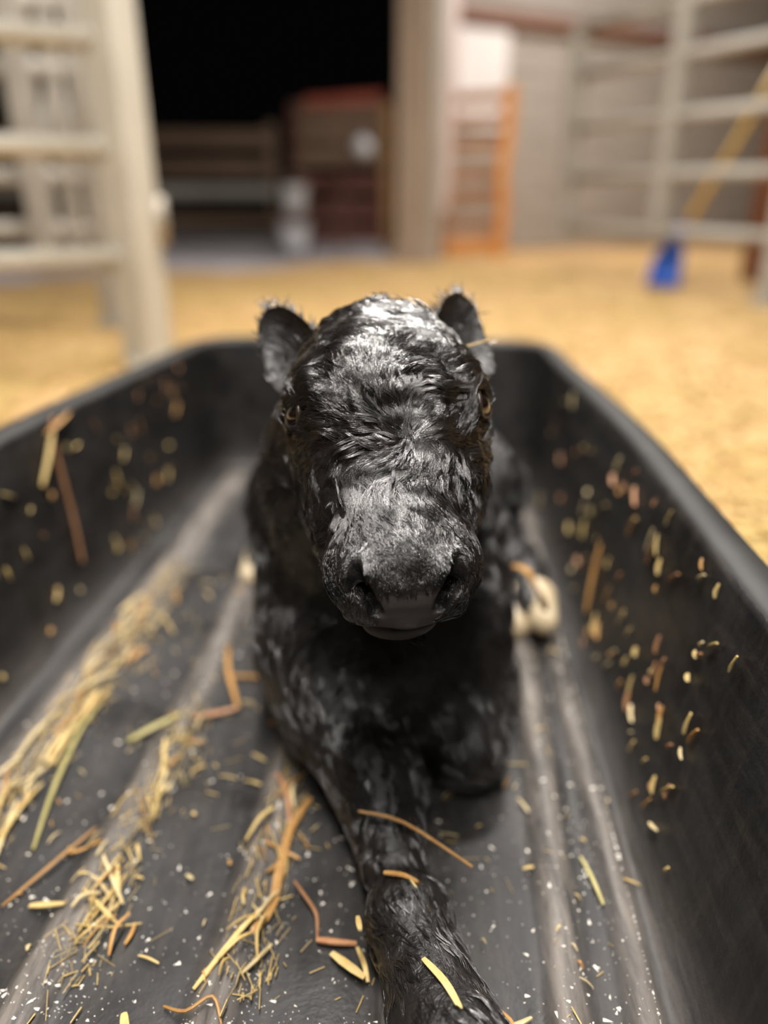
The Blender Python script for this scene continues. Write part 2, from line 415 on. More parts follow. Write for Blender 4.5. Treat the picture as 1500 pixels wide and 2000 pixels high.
# ------------------------------------------------------------------ sled
SA = math.radians(4.7); SO = np.array([-.14, 0.0])
sa = np.array([math.sin(SA), math.cos(SA)]); sr = np.array([math.cos(SA), -math.sin(SA)])
def s2w(s, t): return SO[0] + s * sa[0] + t * sr[0], SO[1] + s * sa[1] + t * sr[1]
SC, SHL, FHW, DEPTH, SZ = .62, .76, .300, .250, .012      # centre, half length, floor half width, depth, floor height
RIBS = (-.250, -.122, .0, .122, .240, .283)
def sstep(a, b, x):
    t = np.clip((x - a) / (b - a), 0, 1); return t * t * (3 - 2 * t)
def rib_h(s, t):
    h = np.zeros_like(t); endf = sstep(0, .07, SHL - np.abs(s - SC))
    for i, r in enumerate(RIBS):
        wv = .0035 * np.sin(s * 9 + i * 2)
        hw = (.034, .024, .022, .022, .019, .016)[i]
        h = np.maximum(h, (.012, .009, .008, .008, .010, .008)[i] * (1 - sstep(hw * .25, hw, np.abs(t - r - wv))))
    return h * endf
def floor_z(s, t):
    s = np.asarray(s, float); t = np.asarray(t, float)
    und = .0022 * np.sin(s * 17 + t * 23) * np.sin(t * 31 - s * 5 + 1) + .0015 * np.sin(s * 41 - t * 13)
    return SZ + .004 + rib_h(s, t) + und * np.clip((.29 - np.abs(t)) / .05, 0, 1)
def ring(hw, s0, s1, rc, nl=170, ne=130, nc=14):
    """rounded rectangle outline (s,t), hw may taper."""
    pts = []
    def seg(a, b, n):
        for i in range(n): k = i / n; pts.append((a[0] + (b[0] - a[0]) * k, a[1] + (b[1] - a[1]) * k))
    def arc(cs, ct, a0):
        for i in range(nc): a = a0 + math.pi / 2 * i / nc; pts.append((cs + rc * math.cos(a), ct + rc * math.sin(a)))
    seg((s0 + rc, -hw), (s1 - rc, -hw), nl); arc(s1 - rc, -hw + rc, -math.pi / 2)
    seg((s1, -hw + rc), (s1, hw - rc), ne); arc(s1 - rc, hw - rc, 0)
    seg((s1 - rc, hw), (s0 + rc, hw), nl); arc(s0 + rc, hw - rc, math.pi / 2)
    seg((s0, hw - rc), (s0, -hw + rc), ne); arc(s0 + rc, -hw + rc, math.pi)
    return np.array(pts)
def taper(P, amt):
    P = P.copy(); P[:, 1] *= 1 - amt * sstep(.75, 1.42, P[:, 0]); return P
rings = []; wear = []
NR = 64
for i in range(NR + 1):
    r = i / NR
    P = ring(FHW * r, SC - SHL + (1 - r) * FHW, SC + SHL - (1 - r) * FHW, .055 * r)
    z = floor_z(P[:, 0], P[:, 1])
    rh = rib_h(P[:, 0], P[:, 1]); rings.append(np.c_[P, z]); wear.append(rh / .012)
for k, (o_, h_) in enumerate([(.006, .004), (.012, .014), (.016, .030), (.021, .06), (.029, .115), (.037, .17), (.044, .22), (.047, .243), (.049, .250)]):
    ex_ = o_ / .049
    P = taper(ring(FHW + o_, SC - SHL - o_, SC + SHL + o_ * .9, .055 + .02 * ex_), .105 * ex_)
    rings.append(np.c_[P, np.full(len(P), SZ + .004 + h_)]); wear.append(np.full(len(P), max(0, .25 - h_ * 4)))
nW = len(rings)
for o_, h_ in [(.052, .2525), (.065, .2530), (.078, .251), (.083, .245), (.083, .222), (.0795, .222), (.0790, .243), (.065, .2480), (.052, .2475)]:
    P = taper(ring(FHW + o_, SC - SHL - o_, SC + SHL + o_ * .9, .075 + (o_ - .049) * .9), .105)
    rings.append(np.c_[P, np.full(len(P), SZ + .004 + h_)])
def rings_mesh(name, R, mat, parent, close=False):
    m = len(R[0]); V = np.concatenate(R); x, y = s2w(V[:, 0], V[:, 1]); V = np.c_[x, y, V[:, 2]]
    Q = []; k = np.arange(m); k2 = (k + 1) % m
    for i in range(len(R) - 1): Q.append(np.stack([i * m + k2, (i + 1) * m + k2, (i + 1) * m + k, i * m + k], -1))
    if close:
        i = len(R) - 1; Q.append(np.stack([i * m + k, k, k2, i * m + k2], -1))
    return np_mesh(name, V, np.concatenate(Q), mat, parent)
sled = empty('sled', (0, 0, 0), 'black plastic sled with ribbed floor holding the newborn calf', 'sled')
tub = rings_mesh('tub', rings[:nW], MAT['sled'], sled)
at = tub.data.attributes.new('wear', 'FLOAT', 'POINT'); at.data.foreach_set('value', np.concatenate(wear).astype(np.float32))
sol = tub.modifiers.new('shell', 'SOLIDIFY'); sol.thickness = .0035; sol.offset = -1
rim = rings_mesh('rim', rings[nW - 1:], MAT['rim'], sled); rim['label'] = 'flat rolled sled rim'
def wall_pt(s, side, h):
    """point on inner side wall, h in 0..1; returns world point and inward normal."""
    o_ = np.interp(h * .25, [0, .014, .03, .06, .115, .17, .22, .25], [0, .012, .016, .021, .029, .037, .044, .049])
    t = (FHW + o_) * (1 - .105 * o_ / .049 * float(sstep(.75, 1.42, np.array(s)))) * side
    x, y = s2w(s, t); n = Vector((-sr[0] * side, -sr[1] * side, .3)).normalized()
    return Vector((x, y, SZ + .004 + h * .25)), n

# ------------------------------------------------------------------ calf: one continuous body from a signed distance field
O = np.array([.0035, .470, .401])
HK = .82      # muzzle length factor
ey = np.array([.085, -.80, -.594]); ey /= np.linalg.norm(ey)
ex = np.array([1, .06, .020]); ex -= ey * (ex @ ey); ex /= np.linalg.norm(ex)
ez = np.cross(ey, ex)
def h2w(x, y, z): return O + x * ex + (y * HK if y > 0 else y) * ey + z * ez
def curve_tab(pts, n=400):
    p = np.array(pts, float); x = np.linspace(p[0, 0], p[-1, 0], n); cols = []
    m = len(p)
    for c in range(1, p.shape[1]):
        dlt = np.diff(p[:, c]) / np.diff(p[:, 0]); t = np.zeros(m); t[1:-1] = (dlt[1:] + dlt[:-1]) / 2; t[0] = dlt[0]; t[-1] = dlt[-1]
        i = np.clip(np.searchsorted(p[:, 0], x) - 1, 0, m - 2); hh = p[i + 1, 0] - p[i, 0]; u = (x - p[i, 0]) / hh
        cols.append((2 * u**3 - 3 * u**2 + 1) * p[i, c] + (u**3 - 2 * u**2 + u) * hh * t[i] + (-2 * u**3 + 3 * u**2) * p[i + 1, c] + (u**3 - u**2) * hh * t[i + 1])
    return x, cols
#            y      half-w   zfront   zback
HEADTAB = [(-.094, .022, -.040, -.070),
           (-.086, .040, -.022, -.085),
           (-.070, .054, -.006, -.100),
           (-.045, .0635, .008, -.118),
           (-.015, .0675, .012, -.124),
           (.010, .0665, .009, -.124),
           (.035, .0605, .001, -.120),
           (.060, .0530, -.007, -.108),
           (.085, .0450, -.011, -.094),
           (.110, .0410, -.012, -.082),
           (.132, .0400, -.014, -.074),
           (.148, .0385, -.020, -.070),
           (.160, .0350, -.029, -.066),
           (.167, .0300, -.037, -.062)]
HX, (HA, HF, HB) = curve_tab(HEADTAB)
def head_sdf(q):
    x, y, z = q[..., 0], q[..., 1], q[..., 2]
    yc = np.clip(y, HX[0], HX[-1])
    a = np.interp(yc, HX, HA); f = np.interp(yc, HX, HF); b_ = np.interp(yc, HX, HB)
    zc = f - .45 * (f - b_); hz = np.where(z > zc, f - zc, zc - b_)
    n = 2.35
    k = ((np.abs(x) / a)**n + (np.abs(z - zc) / hz)**n)**(1 / n)
    fd = (k - 1) * np.minimum(a, hz)
    dy = np.abs(y - yc)
    return np.where(dy > 0, np.hypot(np.maximum(fd, 0), dy) - .0 + np.minimum(fd, 0), fd)
def smin(a, b, k):
    h = np.clip(.5 + .5 * (b - a) / k, 0, 1); return b + (a - b) * h - k * h * (1 - h)
def smax(a, b, k): return -smin(-a, -b, k)
def cap(p, a, b, ra, rb):
    a = np.array(a, np.float32); b = np.array(b, np.float32); d = b - a
    t = np.clip(((p - a) @ d) / (d @ d), 0, 1)
    return np.linalg.norm(p - a - t[..., None] * d, axis=-1) - (ra + (rb - ra) * t)
def ell(p, c, r):
    q = (p - np.array(c, np.float32)) / np.array(r, np.float32); k = np.linalg.norm(q, axis=-1)
    return (k - 1) * min(r)
def axis_grid(segs):
    out = [segs[0][0]]
    for a, b_, st in segs: out += list(np.linspace(a, b_, max(2, int(round((b_ - a) / st)) + 1))[1:])
    return np.array(out, np.float32)
gx = axis_grid([(-.26, -.10, .006), (-.10, .105, .0019), (.105, .27, .005)])
gy = axis_grid([(-.02, .26, .0050), (.26, .60, .0020), (.60, 1.34, .0075)])
gz = axis_grid([(.004, .12, .0040), (.12, .235, .0040), (.235, .50, .0020)])
Fv = np.full((len(gx), len(gy), len(gz)), .05, np.float32)
PRIMS = []      # for the fur flow: (a, b, r, flowdir)
def blend(fun, lo, hi, k, op='add', pad=.03):
    i0, i1 = np.searchsorted(gx, [lo[0] - pad, hi[0] + pad]); j0, j1 = np.searchsorted(gy, [lo[1] - pad, hi[1] + pad]); k0, k1 = np.searchsorted(gz, [lo[2] - pad, hi[2] + pad])
    if i1 <= i0 or j1 <= j0 or k1 <= k0: return
    Pp = np.stack(np.meshgrid(gx[i0:i1], gy[j0:j1], gz[k0:k1], indexing='ij'), -1)
    d_ = fun(Pp).astype(np.float32); cur = Fv[i0:i1, j0:j1, k0:k1]
    Fv[i0:i1, j0:j1, k0:k1] = smin(cur, d_, k) if op == 'add' else smax(cur, -d_, k)
def addcap(a, b_, ra, rb, k=.03, flow=None):
    a = np.array(a, float); b_ = np.array(b_, float); R_ = max(ra, rb)
    blend(lambda p: cap(p, a, b_, ra, rb), np.minimum(a, b_) - R_, np.maximum(a, b_) + R_, k, pad=max(.03, k))
    fl = (b_ - a) if flow is None else np.array(flow, float)
    PRIMS.append((a, b_, (ra + rb) / 2, fl / (np.linalg.norm(fl) + 1e-9)))
def addell(c, r, k=.03, flow=(0, 1, -.4)):
    c = np.array(c, float); r = tuple(r)
    blend(lambda p: ell(p, c, r), c - r, c + np.array(r), k, pad=max(.03, k))
    fl = np.array(flow, float); PRIMS.append((c, c + 1e-4, min(r), fl / np.linalg.norm(fl)))
def inhead(p):
    y_ = (p - O) @ ey
    return np.stack([(p - O) @ ex, np.where(y_ > 0, y_ / HK, y_), (p - O) @ ez], -1)
# trunk, lying on its chest
addell((-.020, .86, .160), (.118, .21, .135), .03, (0, 1, -.15))
addell((-.010, 1.10, .155), (.118, .17, .135), .05, (0, 1, -.2))
addell((-.012, .66, .168), (.098, .11, .122), .05, (0, .6, -.6))
addcap((-.01, .60, .11), (-.01, .70, .10), .085, .09, .04, (0, .3, -1))          # brisket
addcap((-.088, .73, .20), (-.066, .61, .125), .052, .050, .03, (.1, -.5, -.8))       # shoulder, image left
addcap((.075, .70, .19), (.072, .62, .12), .055, .052, .03, (0, -.4, -.9))           # shoulder, image right
# neck
addcap((.003, .545, .350), (-.012, .63, .285), .066, .085, .035, (0, 1, -.8))
addcap((-.012, .63, .285), (-.022, .74, .225), .088, .108, .05, (0, 1, -.6))
# head
blend(lambda p: head_sdf(inhead(p)), O - .19, O + .19, .022)
def hb(c, r, k, op='add'):
    c = np.array(c, float); wc = h2w(*c); R_ = max(r)
    blend(lambda p: ell(inhead(p), c, r), wc - R_, wc + R_, k, op, pad=.012)
for sg in (-1, 1):
    hb((sg * .048, -.012, -.030), (.019, .022, .024), .016)            # orbit
    hb((sg * .034, .130, -.048), (.015, .022, .021), .014)             # upper lip side
    hb((sg * .0275, .146, -.027), (.010, .013, .011), .008)             # nostril wing
    hb((sg * .040, .055, -.085), (.018, .045, .030), .03)              # cheek
hb((0, -.078, -.032), (.030, .022, .026), .02)                         # poll
hb((0, .160, -.050), (.026, .010, .019), .012)                          # nose pad
hb((0, .140, -.085), (.027, .027, .013), .008)                         # lower jaw
hb((-.004, .158, -.079), (.0225, .013, .011), .006)                     # chin / lower lip
def hcap(a, b_, ra, rb, k, op):
    A_ = h2w(*a); B_ = h2w(*b_); R_ = max(ra, rb)
    blend(lambda p: cap(p, A_, B_, ra, rb), np.minimum(A_, B_) - R_, np.maximum(A_, B_) + R_, k, op, pad=.008)
for sg in (-1, 1):
    hcap((sg * .0325, .139, -.0135), (sg * .0295, .155, -.024), .0032, .0052, .003, 'cut')      # comma shaped nostril
    hcap((sg * .0295, .155, -.024), (sg * .0190, .166, -.040), .0056, .0046, .003, 'cut')
    hcap((sg * .028, .157, -.030), (sg * .020, .140, -.045), .0055, .004, .003, 'cut')
    hb((sg * .0590, .004, -.0205), (.0125, .0125, .0125), .003, 'cut')                             # eye socket
    hcap((sg * .046, .120, -.0705), (sg * .030, .160, -.0690), .0018, .0022, .003, 'cut')        # mouth line
hcap((-.030, .166, -.0690), (.030, .166, -.0690), .0024, .0024, .003, 'cut')
# fore leg stretched towards the camera
addcap((-.066, .605, .115), (-.046, .560, .088), .050, .047, .03, (.3, -.6, -.5))
addcap((-.046, .560, .088), (-.006, .485, .064), .046, .036, .03)
addcap((-.006, .485, .064), (.008, .408, .050), .036, .0250, .02)
addell((.016, .364, .055), (.0290, .028, .0300), .006, (.15, -1, -.1))      # knee
addcap((.020, .355, .050), (.042, .268, .048), .027, .0350, .012)
addcap((.042, .268, .048), (.070, .150, .038), .0330, .0195, .02)
addcap((.070, .150, .038), (.088, .085, .038), .0225, .0225, .015)
addcap((.088, .085, .038), (.100, .045, .034), .022, .021, .01)
# other fore leg, folded under
addcap((.068, .64, .10), (.066, .560, .060), .050, .036, .03)
addcap((.066, .560, .056), (.072, .535, .050), .037, .035, .02)
addcap((.082, .545, .042), (.120, .66, .040), .027, .022, .02)
addcap((.120, .66, .040), (.122, .72, .040), .022, .022, .01)
# hind leg brought forward on the image right
addcap((.05, 1.16, .14), (.13, .99, .13), .10, .070, .04, (.2, -.6, -.6))
addcap((.13, .99, .13), (.165, 1.12, .065), .062, .034, .03)
addcap((.165, 1.12, .060), (.182, .90, .066), .031, .022, .02)
addcap((.182, .90, .066), (.180, .825, .074), .024, .025, .012)
addcap((.180, .825, .074), (.178, .785, .066), .024, .023, .01)
# far hind leg
addcap((-.08, 1.16, .13), (-.14, 1.02, .10), .09, .060, .04, (-.2, -.6, -.6))
addcap((-.14, 1.02, .09), (-.16, 1.16, .05), .05, .032, .03)
addcap((-.16, 1.16, .048), (-.172, .98, .046), .030, .024, .02)
addcap((-.172, .98, .046), (-.172, .93, .046), .024, .024, .02)
# tail along the rump
addcap((-.02, 1.255, .22), (.03, 1.30, .10), .020, .014, .02)

def surface_nets(Fg, X, Y, Z):
    s = Fg < 0; nx, ny, nz = Fg.shape
    cnt = np.zeros((nx - 1, ny - 1, nz - 1), np.uint8)
    for a in (0, 1):
        for b_ in (0, 1):
            for c in (0, 1): cnt += s[a:nx - 1 + a, b_:ny - 1 + b_, c:nz - 1 + c]
    act = (cnt > 0) & (cnt < 8); I = np.argwhere(act); idx = np.full(act.shape, -1, np.int64); idx[act] = np.arange(len(I))
    acc = np.zeros((len(I), 3)); num = np.zeros(len(I)); G = (X, Y, Z)
    cor = [(a, b_, c) for a in (0, 1) for b_ in (0, 1) for c in (0, 1)]
    for p in cor:
        for ax in range(3):
            if p[ax]: continue
            q = list(p); q[ax] = 1
            A_ = I + np.array(p); B_ = I + np.array(q)
            fa = Fg[A_[:, 0], A_[:, 1], A_[:, 2]]; fb = Fg[B_[:, 0], B_[:, 1], B_[:, 2]]
            m = (fa < 0) != (fb < 0); t = np.where(m, fa / np.where(m, fa - fb, 1), 0)
            pa = np.stack([G[d][A_[:, d]] for d in range(3)], -1); pb = np.stack([G[d][B_[:, d]] for d in range(3)], -1)
            acc += np.where(m[:, None], pa + (pb - pa) * t[:, None], 0); num += m
    V = acc / num[:, None]; Qs = []
    for ax in range(3):
        a1, a2 = (ax + 1) % 3, (ax + 2) % 3
        sl0 = [slice(None)] * 3; sl1 = [slice(None)] * 3
        sl0[ax] = slice(0, -1); sl1[ax] = slice(1, None)
        E = np.argwhere(s[tuple(sl0)] != s[tuple(sl1)])
        ok = (E[:, a1] > 0) & (E[:, a2] > 0) & (E[:, a1] < Fg.shape[a1] - 1) & (E[:, a2] < Fg.shape[a2] - 1); E = E[ok]
        u = np.zeros(3, int); u[a1] = 1; v = np.zeros(3, int); v[a2] = 1
        ids = [idx[tuple((E - d_).T)] for d_ in (u + v, v, np.zeros(3, int), u)]
        q = np.stack(ids, -1); flip = ~s[E[:, 0], E[:, 1], E[:, 2]]; q[flip] = q[flip][:, ::-1]; Qs.append(q)
    return V, np.concatenate(Qs)
CV, CQ = surface_nets(Fv, gx, gy, gz)
# a few smoothing passes, gentle
def smooth_pass(V, Q, lam):
    acc = np.zeros_like(V); n = np.zeros(len(V))
    for k in range(4):
        a = Q[:, k]; b_ = Q[:, (k + 1) % 4]
        np.add.at(acc, a, V[b_]); np.add.at(n, a, 1); np.add.at(acc, b_, V[a]); np.add.at(n, b_, 1)
    return V + lam * (acc / np.maximum(n, 1)[:, None] - V)
for _ in range(2): CV = smooth_pass(CV, CQ, .5); CV = smooth_pass(CV, CQ, -.35)
CV[:, 2] = np.maximum(CV[:, 2], SZ + .006)

def calf_mat():
    m = NT('wet_black_calf_hide')
    v = m.coords(); at = m.n('ShaderNodeAttribute'); at.attribute_name = 'pad'
    f = m.noise(v, 60, 5, .65, 1.5); g = m.noise(v, 260, 4, .6, .8)
    base = m.ramp(f, [(.3, (.006, .0052, .005)), (.7, (.018, .0155, .0145))])
    col = m.mix(at.outputs['Fac'], base, (.058, .047, .043))
    m.set(Base_Color=col, Roughness=m.mix(at.outputs['Fac'], (.36, .36, .36), (.52, .52, .52)))
    m.b.inputs['Specular IOR Level'].default_value = .6
    hgt = m.math('MULTIPLY', m.math('ADD', f, m.math('MULTIPLY', g, .35)), m.math('SUBTRACT', 1.0, m.math('MULTIPLY', at.outputs['Fac'], .85)))
    m.bump(hgt, .6, .004)
    return m.m
MAT['calf'] = calf_mat()
def fur_mat():
    m = NT('wet_black_fur')
    v = m.coords(); f = m.noise(v, 35, 3, .5)
    m.set(Base_Color=m.ramp(f, [(.35, (.008, .0068, .0062)), (.7, (.026, .021, .018))]), Roughness=.26)
    m.b.inputs['Specular IOR Level'].default_value = .9; m.b.inputs['IOR'].default_value = 1.65
    m.b.inputs['Coat Weight'].default_value = 1.0; m.b.inputs['Coat Roughness'].default_value = .12; m.b.inputs['Coat IOR'].default_value = 1.5
    return m.m
MAT['fur'] = fur_mat()
calf = empty('calf', (0, .8, SZ), 'wet black newborn calf lying in the sled with its face to the camera', 'calf')
def under(o, parent):
    o.parent = parent; o.matrix_parent_inverse = Matrix.Translation(parent.location).inverted(); return o
body = under(np_mesh('body', CV, CQ, MAT['calf']), calf)
hq = inhead(CV)
def pad_w(h):
    x, y, z = h[:, 0], h[:, 1], h[:, 2]
    half = np.interp(-z, [.022, .030, .040, .052, .064, .072], [.024, .021, .0165, .021, .030, .034])
    wgt = sstep(.140, .146, y) * (1 - sstep(half * .9, half * 1.1, np.abs(x))) * sstep(-.092, -.088, z) * (1 - sstep(-.029, -.025, z))
    return wgt
padw = pad_w(hq)
at = body.data.attributes.new('pad', 'FLOAT', 'POINT'); at.data.foreach_set('value', padw.astype(np.float32))

# eyes
def eye_mat():
    m = NT('calf_eye'); m.set(Base_Color=(.012, .008, .006), Roughness=.06); m.b.inputs['Coat Weight'].default_value = 1.0
    return m.m
MAT['eye'] = eye_mat(); MAT['lid'] = simple('wet_eyelid_skin', (.022, .016, .013), (.05, .036, .028), 40, .28)
MAT['horn'] = simple('soft_pale_hoof', (.52, .40, .24), (.74, .62, .44), 30, .32)
MAT['horn_dark'] = simple('soft_grey_hoof', (.10, .09, .085), (.26, .23, .20), 25, .35)
HM = Matrix(((ex[0], ey[0], ez[0]), (ex[1], ey[1], ez[1]), (ex[2], ey[2], ez[2])))
for sg in (-1, 1):
    ec = np.array([sg * .0545, .004, -.0235]); ed = np.array([sg * .86, -.04, .50]); ed /= np.linalg.norm(ed)
    b1 = np.array([0., 1, 0]); b1 -= ed * (b1 @ ed); b1 /= np.linalg.norm(b1); b2 = np.cross(ed, b1)
    bm = bmesh.new(); bmesh.ops.create_uvsphere(bm, u_segments=32, v_segments=20, radius=.0138)
    for v in bm.verts: v.co = Vector(h2w(*(ec + np.array(v.co))))
    eo = under(bm_obj('eye', bm, MAT['eye'], None, True), calf)
    pts = []; rr = []
    for k in range(33):
        a = 2 * math.pi * k / 32; top = max(0, -math.cos(a))
        r1 = .0118; r2 = .0088; off_ = math.sqrt(max(0, .0138**2 - (r1 * math.cos(a))**2 - (r2 * math.sin(a))**2))
        pts.append(h2w(*(ec + ed * off_ + b1 * (r1 * math.cos(a)) + b2 * (r2 * math.sin(a))))); rr.append(.0017 + .0010 * top)
    V, Fc = tube_data(pts, rr, 8, False)
    mesh_obj('eyelid', V, Fc, MAT['lid'], eo, True)
    for k in range(9):     # lashes on the upper lid
        a = math.pi * (.62 + .76 * k / 8)
        b0 = np.array(h2w(*(ec + ed * .0085 + b1 * (.0125 * math.cos(a)) + b2 * (.0095 * math.sin(a)))))
        dl_ = ed * .9 - b1 * .35 + b2 * (.35 * math.sin(a)); dr = dl_[0] * ex + dl_[1] * ey + dl_[2] * ez
        dr /= np.linalg.norm(dr); V, Fc = tube_data([b0, b0 + dr * .005, b0 + dr * .009 - ey * .0025], [.0004, .0003, .0001], 4)
        mesh_obj('eyelash', V, Fc, MAT['fur'], eo, True)

# ears: cupped leaves
def ear(root, tip, facing, width, label):
    root = np.array(root, float); tip = np.array(tip, float); ax = tip - root; L = np.linalg.norm(ax); ax /= L
    fc = np.array(facing, float); fc -= ax * (fc @ ax); fc /= np.linalg.norm(fc); sd = np.cross(ax, fc)
    V = []; Fc = []; n, m_ = 18, 15
    for side in (0, 1):
        for i in range(n):
            t = i / (n - 1); wv = width * (.60 + 1.05 * t - 1.35 * t**2.0)
            wv = max(wv, .0015) * (1 if t < .86 else math.sqrt(max(.004, 1 - ((t - .86) / .141)**2)))
            for j in range(m_):
                u = j / (m_ - 1) * 2 - 1
                cup = .55 * (1 - .45 * t)
                px = wv * math.sin(u * 1.35) / math.sin(1.35); pc = wv * cup * (1 - math.cos(u * 1.35))
                bend = .012 * math.sin(t * 3.0)
                th = (.0042 * (1 - .55 * abs(u)) * (1 - .5 * t)) * side
                V.append(root + ax * (L * t) + sd * px + fc * (pc - bend * 1 - th))
    for side in (0, 1):
        for i in range(n - 1):
            for j in range(m_ - 1):
                a = side * n * m_ + i * m_ + j; q = (a, a + 1, a + m_ + 1, a + m_); Fc.append(q if side else q[::-1])
    N0 = n * m_
    for i in range(n - 1):
        a = i * m_; Fc.append((a, a + m_, a + m_ + N0, a + N0)); a += m_ - 1; Fc.append((a + m_, a, a + N0, a + m_ + N0))
    for j in range(m_ - 1):
        a = (n - 1) * m_ + j; Fc.append((a, a + 1, a + 1 + N0, a + N0))
    o = under(mesh_obj('ear', V, Fc, MAT['calf'], None, True), calf); o['label'] = label
    return o, np.array(V), (ax, fc, sd, L)
EARS = [ear((-.058, .548, .384), (-.092, .588, .434), (-.35, -.85, .30), .031, 'small wet ear at image left'),
        ear((.064, .556, .392), (.061, .604, .445), (.45, -.80, .25), .031, 'small wet ear at image right')]

# hooves: two claws each
def hoof(base, direction, up, mat, sc=1.0, label=None):
    d_ = Vector(direction).normalized(); u_ = Vector(up); u_ = (u_ - d_ * u_.dot(d_)).normalized(); s_ = d_.cross(u_)
    hoot = None
    V = []; Fc = []
    for sg in (-1, 1):
        o0 = len(V); n, m_ = 9, 14
        for i in range(n):
            t = i / (n - 1); rx = .0125 * (1 + .15 * t) * (1 if t < .75 else math.sqrt(max(.02, 1 - ((t - .75) / .27)**2))); rz = .019 * (1 - .45 * t) * (1 if t < .8 else math.sqrt(max(.03, 1 - ((t - .8) / .22)**2)))
            for k in range(m_):
                a = 2 * math.pi * k / m_
                p_ = Vector(base) + (d_ * (t * .042) + s_ * (sg * (.0125 + .002 * t) + math.cos(a) * rx) + u_ * (math.sin(a) * rz - .009 * t)) * sc
                V.append(p_)
        for i in range(n - 1):
            for k in range(m_): Fc.append((o0 + i * m_ + k, o0 + i * m_ + (k + 1) % m_, o0 + (i + 1) * m_ + (k + 1) % m_, o0 + (i + 1) * m_ + k))
        Fc.append(tuple(o0 + k for k in range(m_ - 1, -1, -1))); Fc.append(tuple(o0 + (n - 1) * m_ + k for k in range(m_)))
    o = under(mesh_obj('hoof', V, Fc, mat, None, True), calf)
    if label: o['label'] = label
    return o
hoof((.102, .048, .036), (.25, -1, -.12), (0, 0, 1), MAT['horn_dark'], 1.0)
hoof((.178, .797, .068), (-.25, -1, -.45), (-.55, 0, 1), MAT['horn'], 1.3, 'soft pale yellow hind hoof')
hoof((.122, .715, .042), (.05, 1, -.1), (0, 0, 1), MAT['horn_dark'], 1.0)
hoof((-.172, .935, .046), (0, -1, -.2), (0, 0, 1), MAT['horn'], 1.0)

# ---- fur: wet locks of hair as real strands
bm_ = body.data
nv = len(CV)
tri = np.concatenate([CQ[:, [0, 1, 2]], CQ[:, [0, 2, 3]]])
A_, B_, C_ = CV[tri[:, 0]], CV[tri[:, 1]], CV[tri[:, 2]]
tn = np.cross(B_ - A_, C_ - A_); ta = np.linalg.norm(tn, axis=1) / 2 + 1e-12
tc = (A_ + B_ + C_) / 3
vn = np.zeros((nv, 3))
for k in range(3): np.add.at(vn, tri[:, k], tn)
vn /= np.linalg.norm(vn, axis=1)[:, None] + 1e-12
for _ in range(2):     # smoothed normals
    acc = vn.copy()
    for k in range(4): np.add.at(acc, CQ[:, k], vn[CQ[:, (k + 1) % 4]]); np.add.at(acc, CQ[:, (k + 1) % 4], vn[CQ[:, k]])
    vn = acc / (np.linalg.norm(acc, axis=1)[:, None] + 1e-12)
class VNoise:      # cheap smooth vector noise: sum of random sines
    def __init__(s, n, freq, seed):
        r = np.random.default_rng(seed); s.k = r.normal(size=(n, 3)) * freq; s.ph = r.random(n) * 6.28
    def __call__(s, p): return np.sin(p @ s.k.T + s.ph).mean(1) * math.sqrt(len(s.k))
N5 = VNoise(14, 190, 9)
N1, N2, N3, N4 = VNoise(10, 45, 1), VNoise(10, 130, 2), VNoise(8, 22, 3), VNoise(10, 70, 4)
WH = np.array([.012, .047, -.006])      # whorl between the eyes, head coordinates
def flow_at(p, n):
    q = inhead(p)
    # head flow: outwards from the whorl; below it straight down to the nose
    r = q - WH; up_ = r[:, 1] < 0
    f = np.stack([r[:, 0] * np.where(up_, 1.0, .55) + .25 * r[:, 1] * np.exp(-(r**2).sum(1) / .0009), r[:, 1] + np.where(up_, -.002, .004), r[:, 2] * .7], -1)
    fh = f[:, :1] * ex + f[:, 1:2] * ey + f[:, 2:3] * ez
    fh /= np.linalg.norm(fh, axis=1)[:, None] + 1e-9
    hd = head_sdf(q); wh = np.exp(-np.maximum(hd, 0) / .012) * 4
    acc = fh * wh[:, None]; tot = wh
    for a, b_, r_, fl in PRIMS:
        d_ = np.maximum(cap(p, a, b_, r_, r_), 0); w_ = np.exp(-d_ / .02)
        acc = acc + fl * w_[:, None]; tot = tot + w_
    f = acc / (tot[:, None] + 1e-9)
    f -= n * (f * n).sum(1)[:, None]; f /= np.linalg.norm(f, axis=1)[:, None] + 1e-9
    return f, wh / (tot + 1e-9)
def rot(f, n, ang):
    c = np.cos(ang)[:, None]; s = np.sin(ang)[:, None]; return f * c + np.cross(n, f) * s
def sample(nl, wts, seed):
    r = np.random.default_rng(seed); w_ = ta * wts; ti = r.choice(len(tri), nl, p=w_ / w_.sum())
    u = r.random(nl); v = r.random(nl); m = u + v > 1; u[m] = 1 - u[m]; v[m] = 1 - v[m]
    w3 = np.stack([1 - u - v, u, v], -1)
    p = (CV[tri[ti]] * w3[..., None]).sum(1); n = (vn[tri[ti]] * w3[..., None]).sum(1)
    n /= np.linalg.norm(n, axis=1)[:, None] + 1e-9
    return p, n, r
tq = inhead(tc); headd = head_sdf(tq)
tpad = pad_w(tq)
eyed = np.minimum(np.linalg.norm(tq - np.array([.0600, .004, -.022]), axis=1), np.linalg.norm(tq - np.array([-.0600, .004, -.022]), axis=1))
nosd = np.ones(len(tq))
for sg in (-1, 1):
    nosd = np.minimum(nosd, cap(tq, (sg * .0325, .139, -.0135), (sg * .0295, .155, -.024), .004, .006))
    nosd = np.minimum(nosd, cap(tq, (sg * .0295, .155, -.024), (sg * .0190, .166, -.040), .006, .0055))
bald = (tpad > .3) | (eyed < .0160) | (nosd < .0022) | ((tq[:, 1] > .150) & (tq[:, 2] < -.062) & (headd < .02)) | (tc[:, 2] < SZ + .010)
is_head = (headd < .012) & (tq[:, 1] > -.1)
